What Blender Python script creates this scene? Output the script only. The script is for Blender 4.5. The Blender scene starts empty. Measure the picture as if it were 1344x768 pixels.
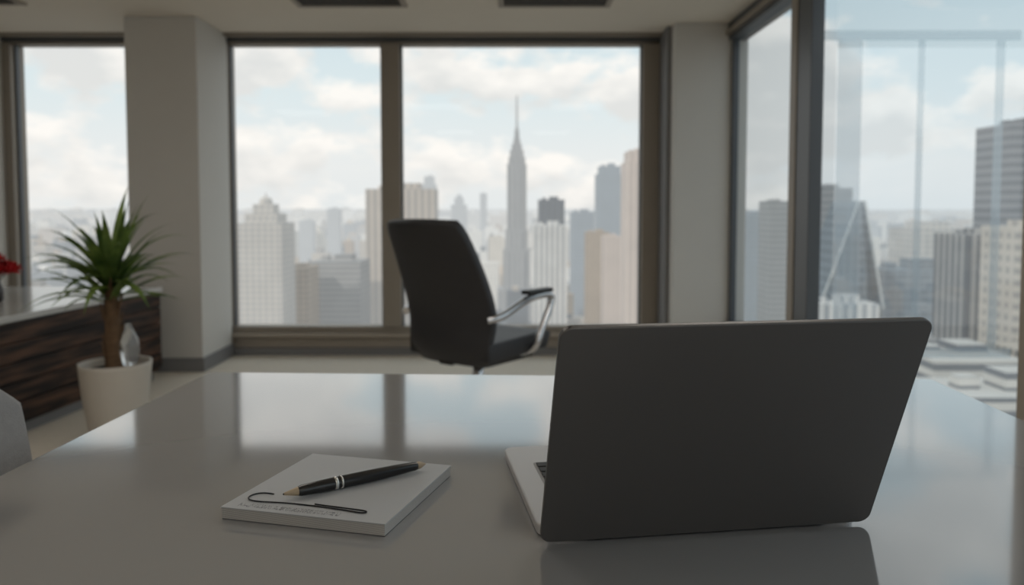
import bpy, bmesh, math, random
from mathutils import Vector, Matrix
random.seed(7)
S = bpy.context.scene
COL = S.collection
try:
    S.view_settings.view_transform = 'Standard'
    S.view_settings.look = 'None'
except Exception: pass

# ------------------------------------------------------------------ helpers
def srgb(r, g, b):
    f = lambda c: (c/255/12.92) if c/255 <= .04045 else ((c/255+.055)/1.055)**2.4
    return (f(r), f(g), f(b), 1)

def nmat(name):
    m = bpy.data.materials.new(name); m.use_nodes = True
    nt = m.node_tree
    return m, nt, nt.nodes, nt.links, nt.nodes['Principled BSDF']

def mat(name, col, rough=.5, metal=0, noise=0, nscale=8, bump=0, bscale=60, spec=None, coat=0, stretch=None):
    m, nt, N, L, b = nmat(name)
    b.inputs['Base Color'].default_value = col
    b.inputs['Roughness'].default_value = rough
    b.inputs['Metallic'].default_value = metal
    if spec is not None: b.inputs['Specular IOR Level'].default_value = spec
    b.inputs['Coat Weight'].default_value = coat
    tc = N.new('ShaderNodeTexCoord')
    src = tc.outputs['Object']
    if stretch:
        mp = N.new('ShaderNodeMapping'); mp.inputs['Scale'].default_value = stretch
        L.new(src, mp.inputs['Vector']); src = mp.outputs['Vector']
    if noise:
        n = N.new('ShaderNodeTexNoise'); n.inputs['Scale'].default_value = nscale; n.inputs['Detail'].default_value = 6
        L.new(src, n.inputs['Vector'])
        mx = N.new('ShaderNodeMix'); mx.data_type = 'RGBA'
        mx.inputs['A'].default_value = tuple(c*(1-noise) for c in col[:3])+(1,)
        mx.inputs['B'].default_value = tuple(min(1, c*(1+noise)) for c in col[:3])+(1,)
        L.new(n.outputs['Fac'], mx.inputs['Factor']); L.new(mx.outputs['Result'], b.inputs['Base Color'])
    if bump:
        n2 = N.new('ShaderNodeTexNoise'); n2.inputs['Scale'].default_value = bscale; n2.inputs['Detail'].default_value = 4
        L.new(src, n2.inputs['Vector'])
        bp = N.new('ShaderNodeBump'); bp.inputs['Strength'].default_value = bump; bp.inputs['Distance'].default_value = .01
        L.new(n2.outputs['Fac'], bp.inputs['Height']); L.new(bp.outputs['Normal'], b.inputs['Normal'])
    return m

def empty(name, loc=(0, 0, 0), rz=0):
    e = bpy.data.objects.new(name, None); e.location = loc; e.rotation_euler = (0, 0, rz)
    e.empty_display_size = .1
    COL.objects.link(e); return e

def obj(name, me, m=None, parent=None, smooth=False):
    o = bpy.data.objects.new(name, me)
    if m is not None:
        for k in (m if isinstance(m, (list, tuple)) else [m]): me.materials.append(k)
    if smooth:
        for p in me.polygons: p.use_smooth = True
    COL.objects.link(o)
    if parent is not None: o.parent = parent
    return o

def mesh(name, vs, fs):
    me = bpy.data.meshes.new(name); me.from_pydata(vs, [], fs); me.update(); return me

def recalc(me):
    bm = bmesh.new(); bm.from_mesh(me); bmesh.ops.recalc_face_normals(bm, faces=bm.faces); bm.to_mesh(me); bm.free()

def box(name, x0, x1, y0, y1, z0, z1, m=None, parent=None, bev=0, seg=2):
    cx, cy, cz = (x0+x1)/2, (y0+y1)/2, (z0+z1)/2
    vs = [(x-cx, y-cy, z-cz) for x in (x0, x1) for y in (y0, y1) for z in (z0, z1)]
    fs = [(0, 1, 3, 2), (4, 6, 7, 5), (0, 4, 5, 1), (2, 3, 7, 6), (0, 2, 6, 4), (1, 5, 7, 3)]
    me = mesh(name, vs, fs); recalc(me)
    o = obj(name, me, m, parent); o.location = (cx, cy, cz)
    if bev:
        b = o.modifiers.new('bev', 'BEVEL'); b.width = bev; b.segments = seg; b.limit_method = 'ANGLE'
        for p in me.polygons: p.use_smooth = True
        w = o.modifiers.new('wn', 'WEIGHTED_NORMAL')
    return o

def prism(name, poly, z0, z1, m=None, parent=None, bev=0):
    n = len(poly)
    vs = [(x, y, z0) for x, y in poly]+[(x, y, z1) for x, y in poly]
    fs = [tuple(range(n-1, -1, -1)), tuple(range(n, 2*n))]+[(i, (i+1) % n, n+(i+1) % n, n+i) for i in range(n)]
    me = mesh(name, vs, fs); recalc(me); o = obj(name, me, m, parent)
    if bev:
        b = o.modifiers.new('bev', 'BEVEL'); b.width = bev; b.segments = 3; b.limit_method = 'ANGLE'
    return o

def rrect(w, h, r, n=8, cx=0, cy=0):
    pts = []
    for (sx, sy, a0) in ((1, 1, 0), (-1, 1, 90), (-1, -1, 180), (1, -1, 270)):
        for i in range(n+1):
            a = math.radians(a0+90*i/n)
            pts.append((cx+sx*(w/2-r)+r*math.cos(a), cy+sy*(h/2-r)+r*math.sin(a)))
    return pts

def lathe(name, prof, m, parent=None, n=40, loc=(0, 0, 0)):
    vs = []; fs = []
    for r, z in prof:
        for i in range(n):
            a = 2*math.pi*i/n; vs.append((r*math.cos(a), r*math.sin(a), z))
    for j in range(len(prof)-1):
        for i in range(n):
            fs.append((j*n+i, j*n+(i+1) % n, (j+1)*n+(i+1) % n, (j+1)*n+i))
    me = mesh(name, vs, fs); recalc(me)
    o = obj(name, me, m, parent, True); o.location = loc
    return o

def tube(name, pts, r, m, parent=None, radii=None, res=8, cyclic=False, typ='NURBS'):
    cu = bpy.data.curves.new(name, 'CURVE'); cu.dimensions = '3D'; cu.bevel_depth = r; cu.bevel_resolution = 4
    cu.use_fill_caps = True; cu.resolution_u = res
    if typ == 'POLY':
        sp = cu.splines.new('POLY')
    else:
        sp = cu.splines.new('NURBS')
    sp.points.add(len(pts)-1)
    for i, p in enumerate(pts):
        sp.points[i].co = (*p, 1)
        sp.points[i].radius = radii[i] if radii else 1
    if typ != 'POLY':
        sp.order_u = min(4, len(pts)); sp.use_endpoint_u = True
    sp.use_cyclic_u = cyclic
    cu.materials.append(m)
    o = bpy.data.objects.new(name, cu); COL.objects.link(o)
    if parent is not None: o.parent = parent
    return o

# ------------------------------------------------------------------ materials
M_wall = mat('painted_wall', srgb(216, 211, 204), .75, noise=.03, bump=.05, bscale=200)
M_col = mat('column_plaster', srgb(210, 207, 202), .7, noise=.04, nscale=3, bump=.05, bscale=150)
M_ceil = mat('ceiling_paint', srgb(238, 229, 216), .85, noise=.02, bump=.03, bscale=150)
M_floor = mat('floor_carpet', srgb(226, 217, 203), .9, noise=.1, nscale=40, bump=.3, bscale=300)
M_frame = mat('window_frame_bronze', srgb(150, 141, 130), .45, metal=.1, noise=.05)
M_framed = mat('window_frame_dark', srgb(88, 92, 97), .4, metal=.2, noise=.05)
M_ledge = mat('ledge_panel', srgb(168, 157, 144), .55, noise=.05)
M_base = mat('baseboard_grey', srgb(128, 127, 128), .5, noise=.05)
M_vent = mat('vent_metal', srgb(96, 92, 86), .5, metal=.1, noise=.05)
M_black = mat('black_plastic', srgb(24, 24, 26), .45, noise=.1)

def glass_mat(name, refl, tint=(1, 1, 1, 1)):
    m, nt, N, L, b = nmat(name); N.remove(b)
    out = N['Material Output']
    tr = N.new('ShaderNodeBsdfTransparent'); tr.inputs['Color'].default_value = tint
    gl = N.new('ShaderNodeBsdfGlossy'); gl.inputs['Roughness'].default_value = .0
    gl.inputs['Color'].default_value = (.95, .97, 1, 1)
    g = N.new('ShaderNodeNewGeometry'); dt = N.new('ShaderNodeVectorMath'); dt.operation = 'DOT_PRODUCT'
    L.new(g.outputs['Normal'], dt.inputs[0]); L.new(g.outputs['Incoming'], dt.inputs[1])
    ab = N.new('ShaderNodeMath'); ab.operation = 'ABSOLUTE'; L.new(dt.outputs['Value'], ab.inputs[0])
    om = N.new('ShaderNodeMath'); om.operation = 'SUBTRACT'; om.inputs[0].default_value = 1; L.new(ab.outputs[0], om.inputs[1])
    pw_ = N.new('ShaderNodeMath'); pw_.operation = 'POWER'; pw_.inputs[1].default_value = 5; L.new(om.outputs[0], pw_.inputs[0])
    ma = N.new('ShaderNodeMath'); ma.operation = 'MULTIPLY_ADD'; ma.inputs[1].default_value = .92*refl; ma.inputs[2].default_value = .06*refl
    L.new(pw_.outputs[0], ma.inputs[0])
    mx = N.new('ShaderNodeMixShader'); L.new(ma.outputs[0], mx.inputs[0]); L.new(tr.outputs[0], mx.inputs[1]); L.new(gl.outputs[0], mx.inputs[2])
    L.new(mx.outputs[0], out.inputs['Surface'])
    return m
M_glass = glass_mat('coated_window_glass', .12)
M_glass2 = glass_mat('tinted_window_glass', 1.3, (.86, .91, .94, 1))
def pane(name, pts, m, parent):
    return obj(name, mesh(name, pts, [(0, 1, 2, 3)]), m, parent)

# ------------------------------------------------------------------ room shell
CH = 2.254; WY = 5.4; RX = 1.44; LX = -3.56; BY = -2.6
box('floor', LX-.2, RX+.12, BY-.2, WY+.2, -.2, 0, M_floor)
box('ceiling', LX-.2, RX+.12, BY-.2, WY+.2, CH, CH+.25, M_ceil)
box('wall_left', LX-.2, LX, BY, WY+.2, 0, CH, M_wall)
box('wall_back', LX, RX+.12, BY-.2, BY, 0, CH, M_wall)
box('wall_front', LX, 1.02, WY+.02, WY+.2, 0, .15, M_ledge)
box('baseboard_front', -1.985, 1.01, WY-.012, WY+.02, 0, .05, M_base)
box('trim_1', -1.985, 1.01, WY-.05, WY+.03, .135, .16, M_ledge, bev=.004)
box('trim_2', LX, RX, WY-.10, WY+.01, CH-.02, CH, M_frame)

def window_front(name, panes, x0, x1):
    e = empty(name)
    fz0, fz1 = .15, CH
    box('frame_bottom', x0, x1, WY, WY+.12, fz0, .205, M_frame, e, .003)
    box('frame_top', x0, x1, WY, WY+.12, 2.195, fz1, M_frame, e, .003)
    box('frame_top_lip', x0, x1, WY-.03, WY, 2.215, 2.232, M_framed, e)
    prev = x0
    k = 1
    for a, b_ in panes:
        if a-prev > .005:
            box('mullion_%d' % k, prev, a, WY-.03, WY+.13, .205, 2.195, M_frame, e, .004)
            box('mullion_gasket_%d' % k, a-.03, a+.012, WY+.02, WY+.06, .205, 2.195, M_framed, e)
        pane('glass_%d' % k, [(a, WY+.05, .205), (b_, WY+.05, .205), (b_, WY+.05, 2.195), (a, WY+.05, 2.195)], M_glass, e)
        box('gasket_b_%d' % k, b_-.012, b_+.03, WY+.02, WY+.06, .205, 2.195, M_framed, e)
        prev = b_; k += 1
    if x1-prev > .005:
        box('mullion_%d' % k, prev, x1, WY-.03, WY+.13, .205, 2.195, M_frame, e, .004)
    return e
window_front('window_1', [(-3.50, -2.10)], LX, -2.05)
window_front('window_2', [(-1.99, -.915), (-.785, .915)], -2.05, 1.03)

c = empty('structural_column')
box('shaft', -2.44, -1.985, 4.85, WY-.03, 0, CH, M_col, c, .006)
box('plinth', -2.452, -1.973, 4.838, WY-.03, 0, .09, M_base, c, .003)
c = empty('corner_column')
box('shaft', 1.06, 1.54, 5.02, WY+.2, 0, CH, M_col, c, .006)
box('side_reveal', 1.03, 1.06, 5.12, WY+.2, 0, CH, M_base, c)
box('plinth', 1.05, 1.44, 5.008, 5.02, 0, .09, M_base, c)

# right glass wall
box('wall_right', RX, RX+.12, BY, 5.02, 0, .25, M_ledge)
e = empty('window_3')
box('frame_head', RX-.03, RX+.09, BY, 5.02, 2.14, CH, M_framed, e, .003)
box('frame_head_lip', RX-.05, RX-.03, BY, 5.02, 2.17, 2.20, M_frame, e)
box('frame_sill', RX-.04, RX+.09, BY, 5.02, .25, .30, M_framed, e, .003)
box('jamb', RX-.01, RX+.03, 4.98, 5.02, .30, 2.14, M_framed, e, .003)
for i, (a, b_) in enumerate([(3.58, 3.84), (1.93, 2.075), (-.2, -.05)]):
    box('mullion_%d' % i, RX-.05, RX+.012, a, b_, .30, 2.14, M_framed, e, .004)
    box('mullion_cap_%d' % i, RX-.056, RX-.049, a+.17*(b_-a)/.26, b_-.01, .30, 2.14, M_frame, e)
for i, (a, b_) in enumerate([(3.84, 4.98), (2.075, 3.58), (-.05, 1.93), (BY, -.2)]):
    pane('glass_%d' % i, [(RX+.01, b_, .30), (RX+.01, a, .30), (RX+.01, a, 2.14), (RX+.01, b_, 2.14)], M_glass2, e)

# added see-through pale bars outside, imitating window-frame reflections in the right glass
m, nt, N, L, b = nmat('painted_reflection'); M_reflection = m
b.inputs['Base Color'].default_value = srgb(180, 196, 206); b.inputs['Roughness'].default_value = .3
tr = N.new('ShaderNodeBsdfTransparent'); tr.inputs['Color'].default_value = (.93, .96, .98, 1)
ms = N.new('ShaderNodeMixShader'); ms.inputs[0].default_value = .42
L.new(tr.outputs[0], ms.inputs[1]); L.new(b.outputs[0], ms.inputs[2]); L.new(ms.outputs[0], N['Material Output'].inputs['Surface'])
e = empty('frame_reflection_bars')
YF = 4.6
pane('reflection_wide', [(.423*YF, YF, .2), (.455*YF, YF, .2), (.455*YF, YF, 2.05), (.423*YF, YF, 2.05)], M_reflection, e)
pane('reflection_narrow', [(.527*YF, YF, .2), (.536*YF, YF, .2), (.536*YF, YF, 2.05), (.527*YF, YF, 2.05)], M_reflection, e)
pane('reflection_outer', [(.628*YF, YF, .2), (.640*YF, YF, .2), (.640*YF, YF, 2.05), (.628*YF, YF, 2.05)], M_reflection, e)
pane('reflection_head', [(.40*YF, YF, 2.05), (.66*YF, YF, 2.05), (.66*YF, YF, 2.11), (.40*YF, YF, 2.11)], M_reflection, e)
pane('reflection_base', [(.40*YF, YF, .14), (.66*YF, YF, .14), (.66*YF, YF, .2), (.40*YF, YF, .2)], M_reflection, e)

# ceiling vents
def vent(x0, x1, y0, y1):
    e = empty('ceiling_vent')
    z = CH
    box('rim_a', x0, x1, y0, y0+.03, z-.012, z, M_ledge, e); box('rim_b', x0, x1, y1-.03, y1, z-.012, z, M_ledge, e)
    box('rim_c', x0, x0+.03, y0+.03, y1-.03, z-.012, z, M_ledge, e); box('rim_d', x1-.03, x1, y0+.03, y1-.03, z-.012, z, M_ledge, e)
    box('plenum', x0+.03, x1-.03, y0+.03, y1-.03, z-.003, z, M_black, e)
    n = 7
    for i in range(n):
        y = y0+.05+(y1-y0-.1)*i/(n-1)
        box('slat_%d' % i, x0+.03, x1-.03, y-.008, y+.008, z-.010, z-.004, M_vent, e)
vent(-1.27, -.62, 4.15, 4.60); vent(-.08, .58, 4.15, 4.60); vent(-3.4, -2.85, 4.05, 4.55)

# added glowing panels on the ceiling out of view, fill light for the room
M_fill, nt, N, L, b = nmat('fill_glow')
b.inputs['Emission Color'].default_value = (1, .93, .84, 1); b.inputs['Emission Strength'].default_value = 4.7
for (x, y) in ((-2.6, 1.3), (-.9, 1.9), (.75, 1.9), (-.9, -1.2), (.6, -1.2)):
    e = empty('added_fill_panel')
    box('fill_panel_back', x-.32, x+.32, y-.32, y+.32, CH-.03, CH, M_vent, e)
    box('fill_panel_glow', x-.29, x+.29, y-.29, y+.29, CH-.036, CH-.03, M_fill, e)

# ------------------------------------------------------------------ desk
DZ = .75
m, nt, N, L, b = nmat('desk_lacquer'); M_desk = m
b.inputs['Base Color'].default_value = srgb(148, 149, 151)
b.inputs['IOR'].default_value = 1.9
b.inputs['Coat Weight'].default_value = 1.0; b.inputs['Coat IOR'].default_value = 1.75; b.inputs['Coat Roughness'].default_value = .06
tc = N.new('ShaderNodeTexCoord'); n = N.new('ShaderNodeTexNoise'); n.inputs['Scale'].default_value = 5; n.inputs['Detail'].default_value = 8
L.new(tc.outputs['Object'], n.inputs['Vector'])
mr = N.new('ShaderNodeMapRange'); mr.inputs['To Min'].default_value = .08; mr.inputs['To Max'].default_value = .14
L.new(n.outputs['Fac'], mr.inputs['Value']); L.new(mr.outputs['Result'], b.inputs['Roughness'])
desk = empty('desk', (-.577, 1.436, 0), math.radians(-2.5))
o = prism('top', rrect(1.345, 1.12, .012, 5, 1.345/2, -.56), DZ-.03, DZ, M_desk, desk, .003)
for i, (x, y) in enumerate(((.08, -.08), (1.265, -.08), (.08, -1.04), (1.265, -1.04))):
    box('leg_%d' % (i+1), x-.03, x+.03, y-.03, y+.03, 0, DZ-.03, M_vent, desk, .003)
box('apron_far', .11, 1.235, -.095, -.065, DZ-.10, DZ-.03, M_vent, desk)
box('apron_near', .11, 1.235, -1.055, -1.025, DZ-.10, DZ-.03, M_vent, desk)

# ------------------------------------------------------------------ laptop
M_alu = mat('laptop_aluminium', srgb(200, 200, 202), .38, metal=.5, noise=.03, bump=.02, bscale=900)
M_lid = mat('laptop_lid_aluminium', srgb(104, 103, 103), .38, metal=.6, noise=.04, nscale=5, bump=.02, bscale=900)
M_scr = mat('laptop_screen', srgb(12, 12, 14), .15, noise=.05)
M_key = mat('laptop_key', srgb(26, 27, 30), .5, noise=.05)
M_well = mat('laptop_key_well', srgb(150, 150, 152), .5, noise=.05)
lap = empty('laptop', (.026, .693, DZ), math.radians(8.5))
W, D = .332, .240
prism('base', rrect(W-.004, D, .012, 6, W/2-.001, D/2+.014), .0015, .0125, M_alu, lap, .002)
prism('keyboard_well', rrect(W-.050, .106, .004, 4, W/2+.002, .138), .0125, .0128, M_well, lap)
prism('trackpad', rrect(.105, .046, .004, 4, W/2, .222), .0125, .0128, mat('laptop_trackpad', srgb(150, 150, 152), .3, .5, noise=.02), lap)
bmk = bmesh.new()
for r in range(6):
    nk = 14
    y = .096+r*.0168
    for k in range(nk):
        x = .038+k*(W-.072)/(nk-1)
        if r == 5 and 4 < k < 9: continue
        mt = Matrix.Translation((x, y, .0136)) @ Matrix.Diagonal((.0160, .0138, .0016, 1))
        bmesh.ops.create_cube(bmk, size=1, matrix=mt)
    if r == 5:
        bmesh.ops.create_cube(bmk, size=1, matrix=Matrix.Translation((W/2, y, .0136)) @ Matrix.Diagonal((.080, .0138, .0016, 1)))
me = bpy.data.meshes.new('keys'); bmk.to_mesh(me); bmk.free()
o = obj('keys', me, M_key, lap); bb = o.modifiers.new('b', 'BEVEL'); bb.width = .0008
bm_ = tube('hinge', [(.04, .009, .011), (W-.04, .009, .011)], .005, M_black, lap, typ='POLY')
lid = bpy.data.objects.new('lid', None); COL.objects.link(lid); lid.parent = lap
lid.location = (0, .004, .004); lid.rotation_euler = (math.radians(22), 0, 0)
H = .232
def lidplate(name, w, h, r, y0, y1, m, z0=0):
    P = rrect(w, h, r, 8, W/2, z0+h/2); n_ = len(P)
    vs = [(x, y0, z) for x, z in P]+[(x, y1, z) for x, z in P]
    fs = [tuple(range(n_)), tuple(range(2*n_-1, n_-1, -1))]+[(i, n_+i, n_+(i+1) % n_, (i+1) % n_) for i in range(n_)]
    me = mesh(name, vs, fs); recalc(me); o = obj(name, me, m, lid)
    bv = o.modifiers.new('b', 'BEVEL'); bv.width = .0014; bv.segments = 3; bv.limit_method = 'ANGLE'
    return o
lidplate('lid_shell', W, H, .011, -.0045, .0015, M_lid)
lidplate('screen_panel', W-.012, H-.014, .006, .0015, .0022, M_scr, .008)

# ------------------------------------------------------------------ notepad, pen, wire
m, nt, N, L, b = nmat('notepad_paper'); M_pad = m
tc = N.new('ShaderNodeTexCoord'); sp = N.new('ShaderNodeSeparateXYZ'); L.new(tc.outputs['Object'], sp.inputs[0])
mz = N.new('ShaderNodeMath'); mz.operation = 'MULTIPLY'; mz.inputs[1].default_value = 5000; L.new(sp.outputs['Z'], mz.inputs[0])
sn = N.new('ShaderNodeMath'); sn.operation = 'SINE'; L.new(mz.outputs[0], sn.inputs[0])
mx = N.new('ShaderNodeMix'); mx.data_type = 'RGBA'; mx.inputs['A'].default_value = srgb(155, 153, 150); mx.inputs['B'].default_value = srgb(212, 210, 207)
L.new(sn.outputs[0], mx.inputs['Factor']); L.new(mx.outputs['Result'], b.inputs['Base Color']); b.inputs['Roughness'].default_value = .8

m, nt, N, L, b = nmat('notepad_cover'); M_cover = m
tc = N.new('ShaderNodeTexCoord'); sp = N.new('ShaderNodeSeparateXYZ'); L.new(tc.outputs['Object'], sp.inputs[0])
mp = N.new('ShaderNodeMapping'); mp.inputs['Scale'].default_value = (420, 130, 1); L.new(tc.outputs['Object'], mp.inputs[0])
n = N.new('ShaderNodeTexNoise'); n.inputs['Scale'].default_value = 1; n.inputs['Detail'].default_value = 2; L.new(mp.outputs[0], n.inputs['Vector'])
cmp = N.new('ShaderNodeMath'); cmp.operation = 'COMPARE'; cmp.inputs[1].default_value = .5; cmp.inputs[2].default_value = .035; L.new(n.outputs['Fac'], cmp.inputs[0])
def rng(inp, a, b_):
    g = N.new('ShaderNodeMath'); g.operation = 'GREATER_THAN'; g.inputs[1].default_value = a; L.new(inp, g.inputs[0])
    l = N.new('ShaderNodeMath'); l.operation = 'LESS_THAN'; l.inputs[1].default_value = b_; L.new(inp, l.inputs[0])
    q = N.new('ShaderNodeMath'); q.operation = 'MULTIPLY'; L.new(g.outputs[0], q.inputs[0]); L.new(l.outputs[0], q.inputs[1]); return q
rx = rng(sp.outputs['X'], .014, .125); ry = rng(sp.outputs['Y'], .005, .014)
q = N.new('ShaderNodeMath'); q.operation = 'MULTIPLY'; L.new(rx.outputs[0], q.inputs[0]); L.new(ry.outputs[0], q.inputs[1])
q2 = N.new('ShaderNodeMath'); q2.operation = 'MULTIPLY'; L.new(q.outputs[0], q2.inputs[0]); L.new(cmp.outputs[0], q2.inputs[1])
mx = N.new('ShaderNodeMix'); mx.data_type = 'RGBA'; mx.inputs['A'].default_value = srgb(176, 179, 183); mx.inputs['B'].default_value = srgb(105, 106, 112)
L.new(q2.outputs[0], mx.inputs['Factor']); L.new(mx.outputs['Result'], b.inputs['Base Color']); b.inputs['Roughness'].default_value = .42

PTH = .0128
pad = empty('notepad', (-.2927, .754, DZ), math.atan2(-.042, .173))
pw, pd = .176, .170
sk = .012
prism('pages', [(0, 0), (pw, 0), (pw+sk*.8, pd), (sk*.8, pd)], .0008, PTH-.001, M_pad, pad)
prism('cover', [(-.001, -.001), (pw+.001, -.001), (pw+sk*.8+.001, pd+.001), (sk*.8-.001, pd+.001)], PTH-.001, PTH, M_cover, pad)
prism('backing', [(0, 0), (pw, 0), (pw+sk*.8, pd), (sk*.8, pd)], 0, .0008, mat('card_backing', srgb(90, 90, 92), .7, noise=.05), pad)

PT = DZ+PTH
M_pen = mat('pen_barrel', srgb(20, 20, 22), .3, noise=.1, coat=.4)
M_ring = mat('pen_ring', srgb(215, 215, 212), .25, metal=.6, noise=.03)
M_tip = mat('pen_wood_tip', srgb(176, 158, 132), .5, noise=.1, nscale=200)
p0 = Vector((-.235, .769, PT+.0068)); p1 = Vector((-.099, .862, PT+.0068))
dv = p1-p0; Ln = dv.length
pen = empty('pen', p0); pen.rotation_euler = dv.to_track_quat('Z', 'Y').to_euler()
lathe('nib', [(0, 0), (.0012, .0004), (.0022, .004), (.0046, .015)], M_tip, pen, 28)
lathe('nib_point', [(0, -.001), (.0010, 0), (.0015, .0016), (.0013, .0018)], M_black, pen, 20)
lathe('barrel', [(.0046, .015), (.0056, .018), (.0066, .040), (.0068, .060), (.0067, .095), (.0060, .125), (.0050, .150), (.0044, .153)], M_pen, pen, 32)
lathe('ring_1', [(.0064, .054), (.0071, .0542), (.0071, .0575), (.0064, .0577)], M_ring, pen, 32)
lathe('ring_2', [(.0064, .061), (.0071, .0612), (.0071, .0630), (.0064, .0632)], M_ring, pen, 32)
lathe('end_cone', [(.0044, .153), (.0040, .157), (.0018, Ln-.003), (.0006, Ln-.0005), (0, Ln)], M_tip, pen, 28)

wz = PT+.0009
M_wire = mat('dark_wire', srgb(45, 45, 48), .35, metal=.7, noise=.05)
tube('wire_bookmark', [(x, y-.004, wz) for x, y in ((-.250, .789), (-.262, .795), (-.276, .787), (-.272, .772), (-.255, .768), (-.232, .766), (-.205, .759), (-.175, .750), (-.155, .742), (-.146, .739), (-.142, .743), (-.150, .747), (-.175, .754), (-.200, .762))], .0007, M_wire)

# ------------------------------------------------------------------ office chair
M_leather = mat('black_leather', srgb(42, 42, 46), .5, noise=.15, nscale=30, bump=.15, bscale=250)
M_chrome = mat('chrome', srgb(205, 205, 208), .18, metal=1, noise=.02)
ch = empty('office_chair', (-.165, 3.68, 0), math.radians(-38))
def pad_surface(name, prof, wfun, thick, m, curl=.04, nx=12):
    vs = []; fs = []; n_ = len(prof)
    for j, (y, z) in enumerate(prof):
        w = wfun(j/(n_-1))
        for i in range(nx+1):
            t = i/nx*2-1
            vs.append((t*w/2, y+curl*t*t, z))
    for j in range(n_-1):
        for i in range(nx):
            a = j*(nx+1)+i; fs.append((a, a+1, a+nx+2, a+nx+1))
    me = mesh(name, vs, fs); o = obj(name, me, m, ch, True)
    s = o.modifiers.new('s', 'SOLIDIFY'); s.thickness = thick; s.offset = 0
    bv = o.modifiers.new('b', 'BEVEL'); bv.width = thick*.35; bv.segments = 3; bv.limit_method = 'ANGLE'; bv.angle_limit = math.radians(50)
    return o
def interp(keys, n_):
    out = []
    for k in range(n_):
        t = k/(n_-1)*(len(keys)-1); i = min(int(t), len(keys)-2); f = t-i
        a = [Vector(keys[max(0, min(len(keys)-1, i+d))]) for d in (-1, 0, 1, 2)]
        p = .5*((2*a[1])+(-a[0]+a[2])*f+(2*a[0]-5*a[1]+4*a[2]-a[3])*f*f+(-a[0]+3*a[1]-3*a[2]+a[3])*f**3)
        out.append((p.x, p.y))
    return out
back = interp([(-.20, .345), (-.235, .42), (-.225, .54), (-.255, .66), (-.335, .84), (-.42, 1.0)], 22)
def wback(t):
    w = .44+.10*math.sin(math.pi*min(1, max(0, (t*.95+.02))))*1.0
    if t > .93: w -= (t-.93)/.07*.035
    if t < .08: w -= (.08-t)/.08*.06
    return w-.02
pad_surface('backrest', back, wback, .055, M_leather, .045)
seat = interp([(-.22, .40), (-.1, .405), (.1, .41), (.22, .415), (.27, .395)], 14)
pad_surface('seat', seat, lambda t: .50 if t < .8 else .50-(t-.8)*.25, .085, M_leather, 0)
box('seat_pan', -.19, .19, -.16, .2, .325, .362, M_black, ch, .008)
box('back_bracket', -.04, .04, -.235, -.12, .33, .36, M_black, ch, .004)
for sx in (-1, 1):
    X = sx*.285
    t = 'right' if sx > 0 else 'left'
    tube('arm_loop_'+t, [(sx*.255, -.235, .56), (X, -.20, .565), (X, -.12, .585), (X, .0, .63), (X, .12, .645), (X, .195, .645), (X, .225, .62), (X, .18, .55), (X, .12, .46), (X, .09, .40), (sx*.24, .09, .365), (sx*.12, .09, .35)], .018, M_chrome, ch)
    box('arm_pad_'+t, X-.026, X+.026, .0, .20, .654, .674, M_black, ch, .008)
lathe('gas_post', [(0, .10), (.030, .10), (.030, .24), (.028, .245), (.028, .33), (0, .33)], M_chrome, ch, 24)
lathe('hub', [(0, .06), (.05, .065), (.055, .10), (.03, .125), (0, .125)], M_chrome, ch, 28)
for k in range(5):
    a = math.radians(72*k+20); d = (math.cos(a), math.sin(a))
    tube('base_arm_%d' % k, [(d[0]*.03, d[1]*.03, .095), (d[0]*.16, d[1]*.16, .088), (d[0]*.3, d[1]*.3, .07)], .017, M_chrome, ch, [1.2, 1, .7])
    o = lathe('caster_%d' % k, [(0, -.02), (.022, -.02), (.026, -.012), (.026, .012), (.022, .02), (0, .02)], M_black, ch, 24, (d[0]*.3, d[1]*.3, .027))
    o.rotation_euler = (math.pi/2, 0, a+.6)
    box('caster_stem_%d' % k, d[0]*.3-.008, d[0]*.3+.008, d[1]*.3-.008, d[1]*.3+.008, .04, .075, M_black, ch)

# ------------------------------------------------------------------ grey side chair at the left of the desk
M_fab = mat('grey_fabric', srgb(150, 149, 150), .9, noise=.12, nscale=120, bump=.3, bscale=500)
gc = empty('upholstered_chair', (-.945, 1.10, 0), 0)
def shell():
    vs = []; fs = []; nu, nv = 40, 18
    for j in range(nv+1):
        v = j/nv
        for i in range(nu+1):
            t = i/nu*2-1
            a = t*math.radians(80)
            rx_, ry_ = .235, .22
            top = .91-.13*abs(t)**2.4
            z = .36+(top-.36)*v
            fl = 1.12-.16*v**3
            vs.append((math.sin(a)*rx_*fl, -math.cos(a)*ry_*fl+.02, z))
    for j in range(nv):
        for i in range(nu):
            a = j*(nu+1)+i; fs.append((a, a+1, a+nu+2, a+nu+1))
    me = mesh('back_shell', vs, fs); o = obj('back_shell', me, M_fab, gc, True)
    s = o.modifiers.new('s', 'SOLIDIFY'); s.thickness = .045; s.offset = 0
    b2 = o.modifiers.new('b', 'BEVEL'); b2.width = .02; b2.segments = 4; b2.limit_method = 'ANGLE'; b2.angle_limit = math.radians(50)
shell()
prism('seat_cushion', rrect(.44, .42, .10, 8, 0, .04), .36, .46, M_fab, gc, .02)
for i, (x, y) in enumerate(((-.17, -.1), (.17, -.1), (-.17, .2), (.17, .2))):
    tube('leg_%d' % (i+1), [(x*.9, y*.9, .37), (x*1.15, y*1.1, 0.01)], .014, M_black, gc, [1, .7], typ='POLY')

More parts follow.
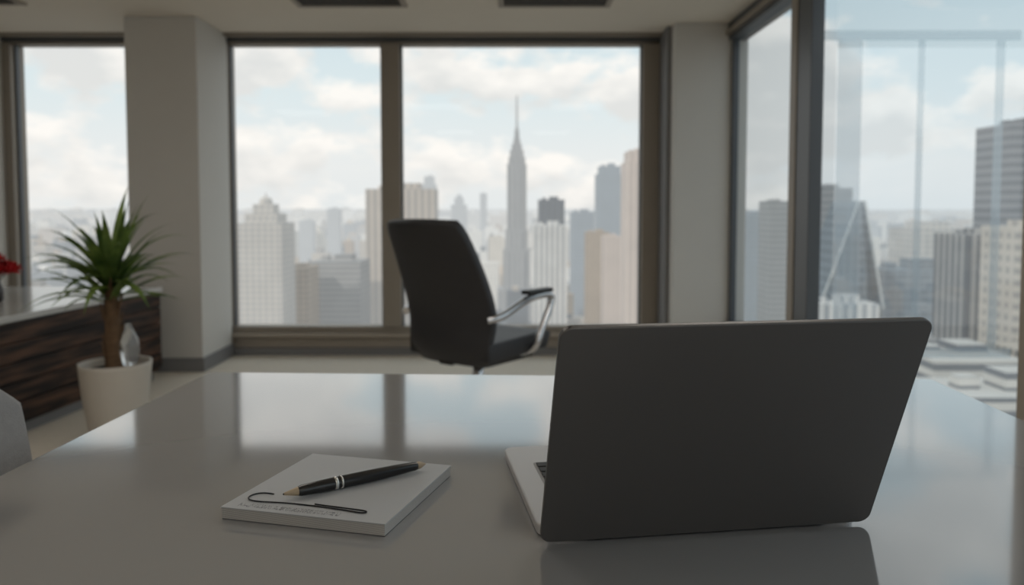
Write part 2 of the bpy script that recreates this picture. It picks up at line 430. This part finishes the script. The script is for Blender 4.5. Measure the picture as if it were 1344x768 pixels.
# ------------------------------------------------------------------ credenza
m, nt, N, L, b = nmat('dark_plank_wood'); M_wood = m
tc = N.new('ShaderNodeTexCoord'); mp = N.new('ShaderNodeMapping'); mp.inputs['Scale'].default_value = (3, 3, 34); L.new(tc.outputs['Object'], mp.inputs[0])
n = N.new('ShaderNodeTexNoise'); n.inputs['Scale'].default_value = 1; n.inputs['Detail'].default_value = 6; L.new(mp.outputs[0], n.inputs['Vector'])
cr = N.new('ShaderNodeValToRGB'); cr.color_ramp.elements[0].color = srgb(28, 20, 17); cr.color_ramp.elements[1].color = srgb(98, 70, 54)
cr.color_ramp.elements[0].position = .42; cr.color_ramp.elements[1].position = .68
L.new(n.outputs['Fac'], cr.inputs[0]); L.new(cr.outputs[0], b.inputs['Base Color']); b.inputs['Roughness'].default_value = .5
b.inputs['Specular IOR Level'].default_value = .25
M_top = mat('credenza_top_stone', srgb(200, 200, 199), .16, noise=.04, spec=.8)
cd = empty('credenza')
def fp(o_, yn, yf):
    fx = lambda y: -2.26+(y-3.36)*.0887
    return [(LX+.02, yn), (fx(yn)+o_, yn), (fx(yf)+o_, yf), (LX+.02, yf)]
prism('body', fp(-.02, 2.45, 4.64), .06, .54, M_wood, cd)
prism('plinth', fp(-.05, 2.48, 4.62), 0, .06, M_base, cd)
prism('worktop', fp(0, 2.43, 4.66), .54, .57, M_top, cd, .003)
for k in range(5):
    z = .08+k*.092
    prism('plank_%d' % k, [(-2.26+(2.46-3.36)*.0887-.022, 2.46), (-2.26+(2.46-3.36)*.0887-.006, 2.46), (-2.15+.0035-.006, 4.64), (-2.15+.0035-.022, 4.64)], z, z+.086, M_wood, cd)

# ------------------------------------------------------------------ potted plant
M_pot = mat('pot_ceramic', srgb(196, 190, 181), .5, noise=.04, nscale=12)
M_soil = mat('soil', srgb(48, 38, 30), .95, noise=.3, nscale=60, bump=.8, bscale=80)
M_bark = mat('palm_bark', srgb(108, 84, 62), .9, noise=.4, nscale=25, bump=.9, bscale=60, stretch=(1, 1, 3))
m, nt, N, L, b = nmat('palm_leaf'); M_leaf = m
oi = N.new('ShaderNodeTexCoord'); n = N.new('ShaderNodeTexNoise'); n.inputs['Scale'].default_value = 9; L.new(oi.outputs['Object'], n.inputs['Vector'])
cr = N.new('ShaderNodeValToRGB'); cr.color_ramp.elements[0].color = srgb(48, 78, 36); cr.color_ramp.elements[1].color = srgb(138, 162, 82)
cr.color_ramp.elements[0].position = .3; cr.color_ramp.elements[1].position = .72
L.new(n.outputs['Fac'], cr.inputs[0]); L.new(cr.outputs[0], b.inputs['Base Color']); b.inputs['Roughness'].default_value = .45
tl = N.new('ShaderNodeBsdfTranslucent'); L.new(cr.outputs[0], tl.inputs['Color']); ms = N.new('ShaderNodeMixShader'); ms.inputs[0].default_value = .4
L.new(b.outputs[0], ms.inputs[1]); L.new(tl.outputs[0], ms.inputs[2]); L.new(ms.outputs[0], N['Material Output'].inputs['Surface'])
pl = empty('potted_palm', (-1.745, 3.32, 0))
lathe('pot', [(0, 0), (.088, 0), (.098, .01), (.130, .20), (.147, .365), (.149, .38), (.138, .38), (.135, .36), (.131, .33), (0, .33)], M_pot, pl, 48)
lathe('soil', [(0, .355), (.08, .352), (.1345, .345)], M_soil, pl, 40)
tube('trunk', [(0, 0, .34), (-.008, .0, .45), (-.004, 0, .56), (-.012, 0, .68), (-.01, 0, .74)], .034, M_bark, pl, [1.2, 1, .9, .85, .6])
for k in range(28):
    a = random.uniform(0, 6.28); z = .37+k*.0125
    r = .029
    tube('bark_scale_%d' % k, [(r*math.cos(a)-.008, r*math.sin(a), z), ((r+.012)*math.cos(a)-.008, (r+.012)*math.sin(a), z+.03), ((r+.016)*math.cos(a)-.008, (r+.016)*math.sin(a), z+.05)], .006, M_bark, pl, [1.2, .8, .3], res=3)
def leaf_strip(vs, fs, base, az, el, length, width, droop, n_=9):
    d = Vector((math.cos(az)*math.cos(el), math.sin(az)*math.cos(el), math.sin(el)))
    p = Vector(base); side0 = Vector((-math.sin(az), math.cos(az), 0))
    s0 = len(vs); st = length/n_
    for j in range(n_+1):
        t = j/n_
        w = width*(math.sin(math.pi*min(1, t*.86+.12)))**.8*(1-t**4)
        up = side0.cross(d).normalized()
        vs.append(tuple(p-side0*w/2+up*w*.12)); vs.append(tuple(p-up*w*.08)); vs.append(tuple(p+side0*w/2+up*w*.12))
        p = p+d*st
        d = (d+Vector((0, 0, -droop*st*(0.5+1.6*t)))).normalized()
    for j in range(n_):
        a = s0+j*3
        fs.append((a, a+1, a+4, a+3)); fs.append((a+1, a+2, a+5, a+4))
vs = []; fs = []
for k in range(60):
    az = k*2.39996+random.uniform(-.2, .2)
    el = math.radians(random.uniform(38, 82) if k < 36 else random.uniform(5, 42))
    ln = random.uniform(.34, .46) if k < 36 else random.uniform(.30, .42)
    leaf_strip(vs, fs, (-.01+random.uniform(-.01, .01), random.uniform(-.01, .01), .69+random.uniform(-.05, .06)), az, el, ln, random.uniform(.030, .044), random.uniform(1.8, 3.8))
o = obj('leaves', mesh('leaves', vs, fs), M_leaf, pl, True)
M_bulb, nt, N, L, b = nmat('clear_glass'); b.inputs['Base Color'].default_value = (.9, .93, .95, 1); b.inputs['Transmission Weight'].default_value = .8; b.inputs['Roughness'].default_value = .08
lathe('watering_bulb', [(0, .348), (.02, .348), (.036, .38), (.043, .43), (.038, .48), (.018, .52), (.011, .54), (.013, .545), (0, .545)], M_bulb, pl, 28, (.052, .02, 0))

# ------------------------------------------------------------------ red flowers in vase on credenza
fl = empty('flower_vase', (-2.66, 3.9, .57))
M_vase = mat('vase_ceramic', srgb(70, 66, 66), .3, noise=.05)
M_red = mat('red_petal', srgb(190, 34, 40), .6, noise=.25, nscale=30)
M_stem = mat('flower_stem', srgb(50, 80, 40), .6, noise=.15)
lathe('vase', [(0, 0), (.032, 0), (.04, .02), (.042, .06), (.028, .10), (.026, .115), (.022, .115), (.022, .10), (0, .09)], M_vase, fl, 28)
vs = []; fs = []
for k in range(16):
    a = k*2.4; rr = .02+.09*math.sqrt(k/16); cx, cy, cz = rr*math.cos(a), rr*math.sin(a), .245-rr*.9+random.uniform(-.015, .015)
    tube('stem_%d' % k, [(0, 0, .08), (cx*.5, cy*.5, .14), (cx, cy, cz)], .0025, M_stem, fl, res=3)
    for q in range(18):
        pa = q*2.4; el = math.radians(85-q*6); r = .008+.0014*q
        leaf_strip(vs, fs, (cx+r*.4*math.cos(pa), cy+r*.4*math.sin(pa), cz-.012), pa, el, .040, .034, -8, 4)
obj('blossoms', mesh('blossoms', vs, fs), M_red, fl, True)

# ------------------------------------------------------------------ city
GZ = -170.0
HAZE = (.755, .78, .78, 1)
def facade(name, wall, win, fh=3.6, bay=4.0, zf=.5, bf=.5, haze=.2, vcol=False, hstr=.93):
    m, nt, N, L, b = nmat(name)
    tc = N.new('ShaderNodeTexCoord'); s = N.new('ShaderNodeSeparateXYZ'); L.new(tc.outputs['Object'], s.inputs[0])
    def stripe(inp, per, frac):
        d = N.new('ShaderNodeMath'); d.operation = 'DIVIDE'; d.inputs[1].default_value = per; L.new(inp, d.inputs[0])
        f = N.new('ShaderNodeMath'); f.operation = 'FRACT'; L.new(d.outputs[0], f.inputs[0])
        l = N.new('ShaderNodeMath'); l.operation = 'LESS_THAN'; l.inputs[1].default_value = frac; L.new(f.outputs[0], l.inputs[0]); return l
    ad = N.new('ShaderNodeMath'); ad.operation = 'ADD'; L.new(s.outputs['X'], ad.inputs[0]); L.new(s.outputs['Y'], ad.inputs[1])
    a = stripe(s.outputs['Z'], fh, zf); c_ = stripe(ad.outputs[0], bay, bf)
    mu = N.new('ShaderNodeMath'); mu.operation = 'MULTIPLY'; L.new(a.outputs[0], mu.inputs[0]); L.new(c_.outputs[0], mu.inputs[1])
    g = N.new('ShaderNodeNewGeometry'); sn = N.new('ShaderNodeSeparateXYZ'); L.new(g.outputs['Normal'], sn.inputs[0])
    lt = N.new('ShaderNodeMath'); lt.operation = 'LESS_THAN'; lt.inputs[1].default_value = .5; L.new(sn.outputs['Z'], lt.inputs[0])
    mu2 = N.new('ShaderNodeMath'); mu2.operation = 'MULTIPLY'; L.new(mu.outputs[0], mu2.inputs[0]); L.new(lt.outputs[0], mu2.inputs[1])
    mx = N.new('ShaderNodeMix'); mx.data_type = 'RGBA'; mx.inputs['A'].default_value = wall; mx.inputs['B'].default_value = win
    if vcol:
        at = N.new('ShaderNodeAttribute'); at.attribute_name = 'tint'; L.new(at.outputs['Color'], mx.inputs['A'])
        mw = N.new('ShaderNodeMix'); mw.data_type = 'RGBA'; mw.blend_type = 'MULTIPLY'; mw.inputs['Factor'].default_value = 1
        L.new(at.outputs['Color'], mw.inputs['A']); mw.inputs['B'].default_value = (.5, .55, .6, 1); L.new(mw.outputs['Result'], mx.inputs['B'])
    L.new(mu2.outputs[0], mx.inputs['Factor'])
    nz = N.new('ShaderNodeTexNoise'); nz.inputs['Scale'].default_value = .05; nz.inputs['Detail'].default_value = 5; L.new(tc.outputs['Object'], nz.inputs['Vector'])
    mr = N.new('ShaderNodeMapRange'); mr.inputs['To Min'].default_value = .72; mr.inputs['To Max'].default_value = 1.2; L.new(nz.outputs['Fac'], mr.inputs['Value'])
    vm = N.new('ShaderNodeVectorMath'); vm.operation = 'SCALE'; L.new(mx.outputs['Result'], vm.inputs[0]); L.new(mr.outputs['Result'], vm.inputs['Scale'])
    L.new(vm.outputs['Vector'], b.inputs['Base Color']); b.inputs['Roughness'].default_value = .7
    em = N.new('ShaderNodeEmission'); em.inputs['Color'].default_value = HAZE; em.inputs['Strength'].default_value = hstr  # distance haze put into the surface as a pale glow
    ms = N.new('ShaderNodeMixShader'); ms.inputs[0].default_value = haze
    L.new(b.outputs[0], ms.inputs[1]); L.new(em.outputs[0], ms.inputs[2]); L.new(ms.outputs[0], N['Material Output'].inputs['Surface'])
    return m

def ring(r0, r1):
    n_ = 96; vs = []; fs = []
    for r in (r0, r1):
        for i in range(n_):
            a = 2*math.pi*i/n_; vs.append((r*math.cos(a), r*math.sin(a), 0))
    for i in range(n_): fs.append((i, n_+i, n_+(i+1) % n_, (i+1) % n_))
    return vs, fs
vs = []; fs = []; mi = []
gm = []
radii = [5, 600, 1100, 1800, 2800, 4500, 8000, 40000]
for k in range(len(radii)-1):
    v, f = ring(radii[k], radii[k+1]); o0 = len(vs); vs += v; fs += [tuple(i+o0 for i in q) for q in f]; mi += [k]*len(f)
    h = [.08, .20, .38, .54, .70, .85, .96][k]  # share of painted haze, rising ring by ring
    gm.append(facade('ground_haze_band_%d' % k, srgb(110, 110, 106), srgb(80, 82, 80), 1e9, 60, 1, .3, h))
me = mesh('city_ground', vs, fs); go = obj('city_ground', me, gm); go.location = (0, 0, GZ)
for p, k in zip(me.polygons, mi): p.material_index = k

def facebox(vs, fs, cols, x, y, w, d, z0, z1, rot, col):
    o0 = len(vs); c_, s_ = math.cos(rot), math.sin(rot)
    for z in (z0, z1):
        for dx, dy in ((-w/2, -d/2), (w/2, -d/2), (w/2, d/2), (-w/2, d/2)):
            vs.append((x+dx*c_-dy*s_, y+dx*s_+dy*c_, z))
    for f in ((4, 5, 6, 7), (0, 1, 5, 4), (1, 2, 6, 5), (2, 3, 7, 6), (3, 0, 4, 7)):
        fs.append(tuple(o0+i for i in f)); cols.append(col)
PAL = [srgb(204, 194, 180), srgb(184, 174, 162), srgb(150, 146, 142), srgb(220, 215, 206), srgb(164, 144, 124), srgb(108, 118, 128), srgb(200, 178, 152), srgb(84, 94, 104), srgb(234, 230, 224)]
RES = []

def tower(name, b0, b1, top, dist, fm, depth=None, tiers=(), crown=None):
    """b0,b1: bearings (tan), top: elevation (tan) seen from the office, dist in metres.
    tiers: (height fraction from which the tower narrows, width factor)"""
    cx = (b0+b1)/2*dist; w = (b1-b0)*dist; depth = depth or w
    zt = 1.07+top*dist; Ht = zt-GZ
    vs = []; fs = []; cols = []
    lv = [(0, 1.0)]+list(tiers)+[(1, None)]
    for i in range(len(lv)-1):
        z0, f = lv[i][0]*Ht, lv[i][1]; z1 = lv[i+1][0]*Ht
        facebox(vs, fs, cols, 0, 0, w*f, depth*f, z0, z1, 0, PAL[0])
    f = lv[-2][1]
    if crown is None:
        facebox(vs, fs, cols, w*.1*f, 0, w*.35*f, depth*.4*f, Ht, Ht+min(5, w*.12), 0, PAL[0])
        facebox(vs, fs, cols, -w*.28*f, 0, w*.14*f, depth*.2*f, Ht, Ht+min(3, w*.08), 0, PAL[0])
    if crown == 'dome':
        o0 = len(vs); n_ = 12; R = w*f*.34
        pr = [(R, Ht), (R, Ht+R*.35), (R*.85, Ht+R*.75), (R*.45, Ht+R*1.05), (R*.12, Ht+R*1.15), (R*.08, Ht+R*1.7)]
        for r, z in pr:
            for i in range(n_): vs.append((r*math.cos(6.2832*i/n_), r*math.sin(6.2832*i/n_), z))
        for j in range(len(pr)-1):
            for i in range(n_): fs.append((o0+j*n_+i, o0+j*n_+(i+1) % n_, o0+(j+1)*n_+(i+1) % n_, o0+(j+1)*n_+i))
    me = mesh(name, vs, fs); o = obj(name, me, fm); o.location = (cx, dist+depth/2, GZ)
    RES.append((cx-w/2, cx+w/2, dist, dist+depth))
    return o
F = facade
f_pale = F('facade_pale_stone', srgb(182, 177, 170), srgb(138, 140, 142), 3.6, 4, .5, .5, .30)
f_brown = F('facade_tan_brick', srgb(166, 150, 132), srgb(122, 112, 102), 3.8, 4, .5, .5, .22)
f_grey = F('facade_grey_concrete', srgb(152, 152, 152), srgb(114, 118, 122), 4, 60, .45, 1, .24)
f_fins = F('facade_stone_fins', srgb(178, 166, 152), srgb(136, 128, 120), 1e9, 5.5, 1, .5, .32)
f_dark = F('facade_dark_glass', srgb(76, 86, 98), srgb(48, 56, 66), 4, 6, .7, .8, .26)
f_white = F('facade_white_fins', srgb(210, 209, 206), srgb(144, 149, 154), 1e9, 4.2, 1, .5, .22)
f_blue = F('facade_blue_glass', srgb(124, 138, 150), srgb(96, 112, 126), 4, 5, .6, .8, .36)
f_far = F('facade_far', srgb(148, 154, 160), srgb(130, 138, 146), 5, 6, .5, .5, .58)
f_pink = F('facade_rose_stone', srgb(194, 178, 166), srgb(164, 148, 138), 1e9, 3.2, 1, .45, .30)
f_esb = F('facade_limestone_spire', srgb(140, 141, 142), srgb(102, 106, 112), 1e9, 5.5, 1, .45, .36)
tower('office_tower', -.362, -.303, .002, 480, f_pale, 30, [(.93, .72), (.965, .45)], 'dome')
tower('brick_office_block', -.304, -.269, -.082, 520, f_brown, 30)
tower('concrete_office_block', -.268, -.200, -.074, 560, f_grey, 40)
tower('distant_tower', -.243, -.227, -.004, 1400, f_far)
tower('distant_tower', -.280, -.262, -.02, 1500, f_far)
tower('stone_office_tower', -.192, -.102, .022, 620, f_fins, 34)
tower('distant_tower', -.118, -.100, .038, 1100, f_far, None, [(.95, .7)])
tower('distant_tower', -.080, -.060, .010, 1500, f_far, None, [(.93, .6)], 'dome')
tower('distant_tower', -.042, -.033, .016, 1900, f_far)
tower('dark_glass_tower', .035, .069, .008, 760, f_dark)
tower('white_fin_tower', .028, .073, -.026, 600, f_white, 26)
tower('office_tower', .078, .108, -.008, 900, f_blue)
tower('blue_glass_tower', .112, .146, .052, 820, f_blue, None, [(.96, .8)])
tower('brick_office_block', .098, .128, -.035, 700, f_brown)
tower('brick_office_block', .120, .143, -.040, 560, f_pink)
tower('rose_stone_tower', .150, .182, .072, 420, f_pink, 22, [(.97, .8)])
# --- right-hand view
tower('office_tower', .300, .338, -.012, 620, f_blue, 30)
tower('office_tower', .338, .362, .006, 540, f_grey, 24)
tower('concrete_tower', .398, .446, .023, 440, F('facade_dark_concrete', srgb(128, 130, 132), srgb(96, 100, 104), 4, 60, .45, 1, .24), 24)  # concrete in a darker grey than the other blocks
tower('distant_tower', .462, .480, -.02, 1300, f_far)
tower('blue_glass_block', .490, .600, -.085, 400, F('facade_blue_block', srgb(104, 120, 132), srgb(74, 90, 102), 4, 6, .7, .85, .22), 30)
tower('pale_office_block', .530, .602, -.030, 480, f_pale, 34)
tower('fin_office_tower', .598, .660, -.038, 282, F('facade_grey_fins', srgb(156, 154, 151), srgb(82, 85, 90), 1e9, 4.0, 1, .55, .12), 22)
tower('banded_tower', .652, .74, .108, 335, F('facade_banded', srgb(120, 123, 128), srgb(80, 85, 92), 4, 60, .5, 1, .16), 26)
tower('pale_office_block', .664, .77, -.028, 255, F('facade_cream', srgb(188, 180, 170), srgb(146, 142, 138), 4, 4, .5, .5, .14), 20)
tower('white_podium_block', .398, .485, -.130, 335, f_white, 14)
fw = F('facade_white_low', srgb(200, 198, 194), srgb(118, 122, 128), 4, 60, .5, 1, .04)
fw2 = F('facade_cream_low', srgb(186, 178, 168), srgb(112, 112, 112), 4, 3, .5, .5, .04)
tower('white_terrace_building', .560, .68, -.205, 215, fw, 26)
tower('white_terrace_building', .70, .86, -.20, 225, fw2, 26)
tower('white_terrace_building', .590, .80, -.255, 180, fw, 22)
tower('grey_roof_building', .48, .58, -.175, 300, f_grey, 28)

def spired():
    d = 900; cx = .0065*d; w = .026*d; zt = 1.07+.074*d-GZ
    vs = []; fs = []; cols = []
    for z0, z1, f in ((0, .30, 2.0), (.30, .50, 1.4), (.50, .60, 1.15), (.60, .93, 1.0), (.93, .965, .86), (.965, 1.0, .70), (1.0, 1.03, .52), (1.03, 1.055, .36)):
        facebox(vs, fs, cols, 0, 0, w*f, w*f, zt*z0, zt*z1, 0, PAL[0])
        if f <= 1.45: facebox(vs, fs, cols, 0, 0, w*f*.6, w*f*1.12, zt*z0, zt*(z1-.01), 0, PAL[0])
    n_ = 10; prof = [(w*.13, zt*1.055), (w*.11, zt*1.10), (w*.06, zt*1.12), (1.2, zt*1.15), (.8, zt+.073*d)]
    o0 = len(vs)
    for r, z in prof:
        for i in range(n_):
            a = 2*math.pi*i/n_; vs.append((r*math.cos(a), r*math.sin(a), z))
    for j in range(len(prof)-1):
        for i in range(n_): fs.append((o0+j*n_+i, o0+j*n_+(i+1) % n_, o0+(j+1)*n_+(i+1) % n_, o0+(j+1)*n_+i))
    o = obj('spired_skyscraper', mesh('spired_skyscraper', vs, fs), f_esb); o.location = (cx, d+w, GZ)
    RES.append((cx-w, cx+w, d, d+2*w))
spired()
def wedge():
    d = 360; y0, y1 = 0, 30
    xa, xl, xr = .457*d, .405*d, .490*d
    zt = 1.07+.006*d-GZ; zb = 1.07-.135*d-GZ
    P = [(xl, 0), (xr, 0), (xr, zb), (xa+2, zt), (xa-1, zt), (xl, zb)]
    cx = xa; n_ = len(P)
    vs = [(x-cx, y0, z) for x, z in P]+[(x-cx, y1, z) for x, z in P]
    fs = [tuple(range(n_)), tuple(range(2*n_-1, n_-1, -1))]+[(i, n_+i, n_+(i+1) % n_, (i+1) % n_) for i in range(n_)]
    me = mesh('glass_wedge', vs, fs); recalc(me)
    e = empty('pyramid_tower', (cx, d, GZ))
    fm = F('facade_wedge_glass', srgb(124, 136, 144), srgb(84, 96, 106), 4.2, 3.4, .8, .8, .14)
    fm2 = F('facade_wedge_facet', srgb(84, 94, 102), srgb(54, 64, 72), 4.2, 3.4, .8, .8, .10)
    obj('glass_wedge', me, fm, e)
    a, b_, c_ = (xa+1-cx, zt-1), (xr-1.2-cx, zb), (xa+5-cx, zb)
    vs = [(a[0], -.2, a[1]), (b_[0], -.2, b_[1]), (c_[0], -3.2, c_[1]), (b_[0], -.2, 0), (c_[0], -3.2, 0), (c_[0]-.5, -.05, c_[1]), (c_[0]-.5, -.05, 0)]
    me = mesh('facet', vs, [(0, 2, 1), (2, 4, 3, 1), (0, 5, 2), (5, 6, 4, 2)]); obj('facet', me, fm2, e)
    M_e = F('wedge_edge_white', srgb(196, 200, 200), srgb(196, 200, 200), 4, 4, .5, .5, .15)
    for i, (a, b_) in enumerate((((xl, zb), (xa-1, zt)), ((xr, zb), (xa+2, zt)))):
        tube('edge_rib_%d' % i, [(a[0]-cx, -.4, a[1]), (b_[0]-cx, -.4, b_[1])], .5, M_e, e, typ='POLY')
    RES.append((xl, xr, d-5, d+y1))
wedge()

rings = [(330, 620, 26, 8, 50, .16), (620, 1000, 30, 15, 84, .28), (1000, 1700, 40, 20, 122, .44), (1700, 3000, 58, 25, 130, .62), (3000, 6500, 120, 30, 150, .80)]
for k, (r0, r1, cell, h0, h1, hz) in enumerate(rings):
    vs = []; fs = []; cols = []
    y = r0
    while y < r1:
        xm = 1.1*y; x = -xm
        while x < xm:
            if random.random() < .93:
                w = cell*random.uniform(.45, .82); d = cell*random.uniform(.45, .82)
                hh = h0+(h1-h0)*random.random()**2.0
                col = random.choice(PAL)
                cx, cy = x+cell/2, y+cell/2
                if not any(cx+w/2+2 > q[0] and cx-w/2-2 < q[1] and cy+d/2+2 > q[2] and cy-d/2-2 < q[3] for q in RES):
                    facebox(vs, fs, cols, cx, cy, w, d, 0, hh, 0, col)
                    if random.random() < .7:
                        facebox(vs, fs, cols, cx+random.uniform(-.15, .15)*w, cy, w*random.uniform(.25, .6), d*.5, hh, hh+random.uniform(3, 9), 0, random.choice(PAL))
                    if random.random() < .25:
                        facebox(vs, fs, cols, cx-w*.3, cy-d*.2, 5, 5, hh, hh+4, 0, PAL[7])
            x += cell*(1 if random.random() < .85 else 1.4)
        y += cell*1.05
    me = mesh('city_block_buildings', vs, fs)
    ca = me.attributes.new('tint', 'FLOAT_COLOR', 'FACE')
    for i, c_ in enumerate(cols): ca.data[i].color = c_
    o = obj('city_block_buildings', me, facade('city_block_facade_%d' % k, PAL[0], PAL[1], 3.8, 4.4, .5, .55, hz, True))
    o.location = (0, 0, GZ)

# ------------------------------------------------------------------ world sky
w = bpy.data.worlds.new('sky'); S.world = w; w.use_nodes = True
nt = w.node_tree; N = nt.nodes; L = nt.links; bg = N['Background']
tc = N.new('ShaderNodeTexCoord'); s = N.new('ShaderNodeSeparateXYZ'); L.new(tc.outputs['Generated'], s.inputs[0])
grad = N.new('ShaderNodeValToRGB'); L.new(s.outputs['Z'], grad.inputs[0])
el = grad.color_ramp.elements
el[0].position = 0; el[0].color = (.75, .78, .78, 1); el[1].position = 1; el[1].color = (.42, .55, .64, 1)
for p, c_ in ((.05, (.79, .81, .80, 1)), (.14, (.69, .78, .80, 1)), (.35, (.51, .66, .73, 1))):
    e_ = el.new(p); e_.color = c_
mp = N.new('ShaderNodeMapping'); mp.inputs['Scale'].default_value = (3.2, 3.2, 6.2); mp.inputs['Location'].default_value = (2.3, 1.4, .2); L.new(tc.outputs['Generated'], mp.inputs[0])
n = N.new('ShaderNodeTexNoise'); n.inputs['Scale'].default_value = 2.2; n.inputs['Detail'].default_value = 10; n.inputs['Roughness'].default_value = .53; L.new(mp.outputs[0], n.inputs['Vector'])
cr = N.new('ShaderNodeValToRGB'); cr.color_ramp.elements[0].position = .46; cr.color_ramp.elements[1].position = .545
L.new(n.outputs['Fac'], cr.inputs[0])
mp2 = N.new('ShaderNodeMapping'); mp2.inputs['Scale'].default_value = (3.2, 3.2, 6.2); mp2.inputs['Location'].default_value = (2.3, 1.4, .36); L.new(tc.outputs['Generated'], mp2.inputs[0])
n2 = N.new('ShaderNodeTexNoise'); n2.inputs['Scale'].default_value = 2.2; n2.inputs['Detail'].default_value = 7; L.new(mp2.outputs[0], n2.inputs['Vector'])
cc = N.new('ShaderNodeValToRGB'); cc.color_ramp.elements[0].position = .44; cc.color_ramp.elements[0].color = (.97, .935, .88, 1)
cc.color_ramp.elements[1].position = .62; cc.color_ramp.elements[1].color = (.73, .73, .71, 1); L.new(n2.outputs['Fac'], cc.inputs[0])
mx = N.new('ShaderNodeMix'); mx.data_type = 'RGBA'
mu = N.new('ShaderNodeMath'); mu.operation = 'MULTIPLY'; mu.inputs[1].default_value = .88; L.new(cr.outputs[0], mu.inputs[0])
L.new(mu.outputs[0], mx.inputs['Factor']); L.new(grad.outputs[0], mx.inputs['A']); L.new(cc.outputs[0], mx.inputs['B'])
L.new(mx.outputs['Result'], bg.inputs['Color']); bg.inputs['Strength'].default_value = 1.06

sun = bpy.data.lights.new('sun', 'SUN'); sun.energy = 2.1; sun.angle = math.radians(3); sun.color = (1, .92, .82)
so = bpy.data.objects.new('sun', sun); COL.objects.link(so)
so.rotation_euler = Vector((.55, .62, -.62)).to_track_quat('-Z', 'Y').to_euler()

# ------------------------------------------------------------------ camera
cam = bpy.data.cameras.new('camera'); co = bpy.data.objects.new('camera', cam); COL.objects.link(co)
cam.sensor_width = 36; cam.lens = 36*1000/1344
co.location = (0, 0, 1.066)
th = math.radians(3)
co.rotation_euler = (math.pi/2-th, 0, 0)
cam.shift_y = -(114-1000*math.tan(th))/1344
cam.clip_start = .05; cam.clip_end = 100000
cam.dof.use_dof = True; cam.dof.focus_distance = .74; cam.dof.aperture_fstop = 5.4
S.camera = co
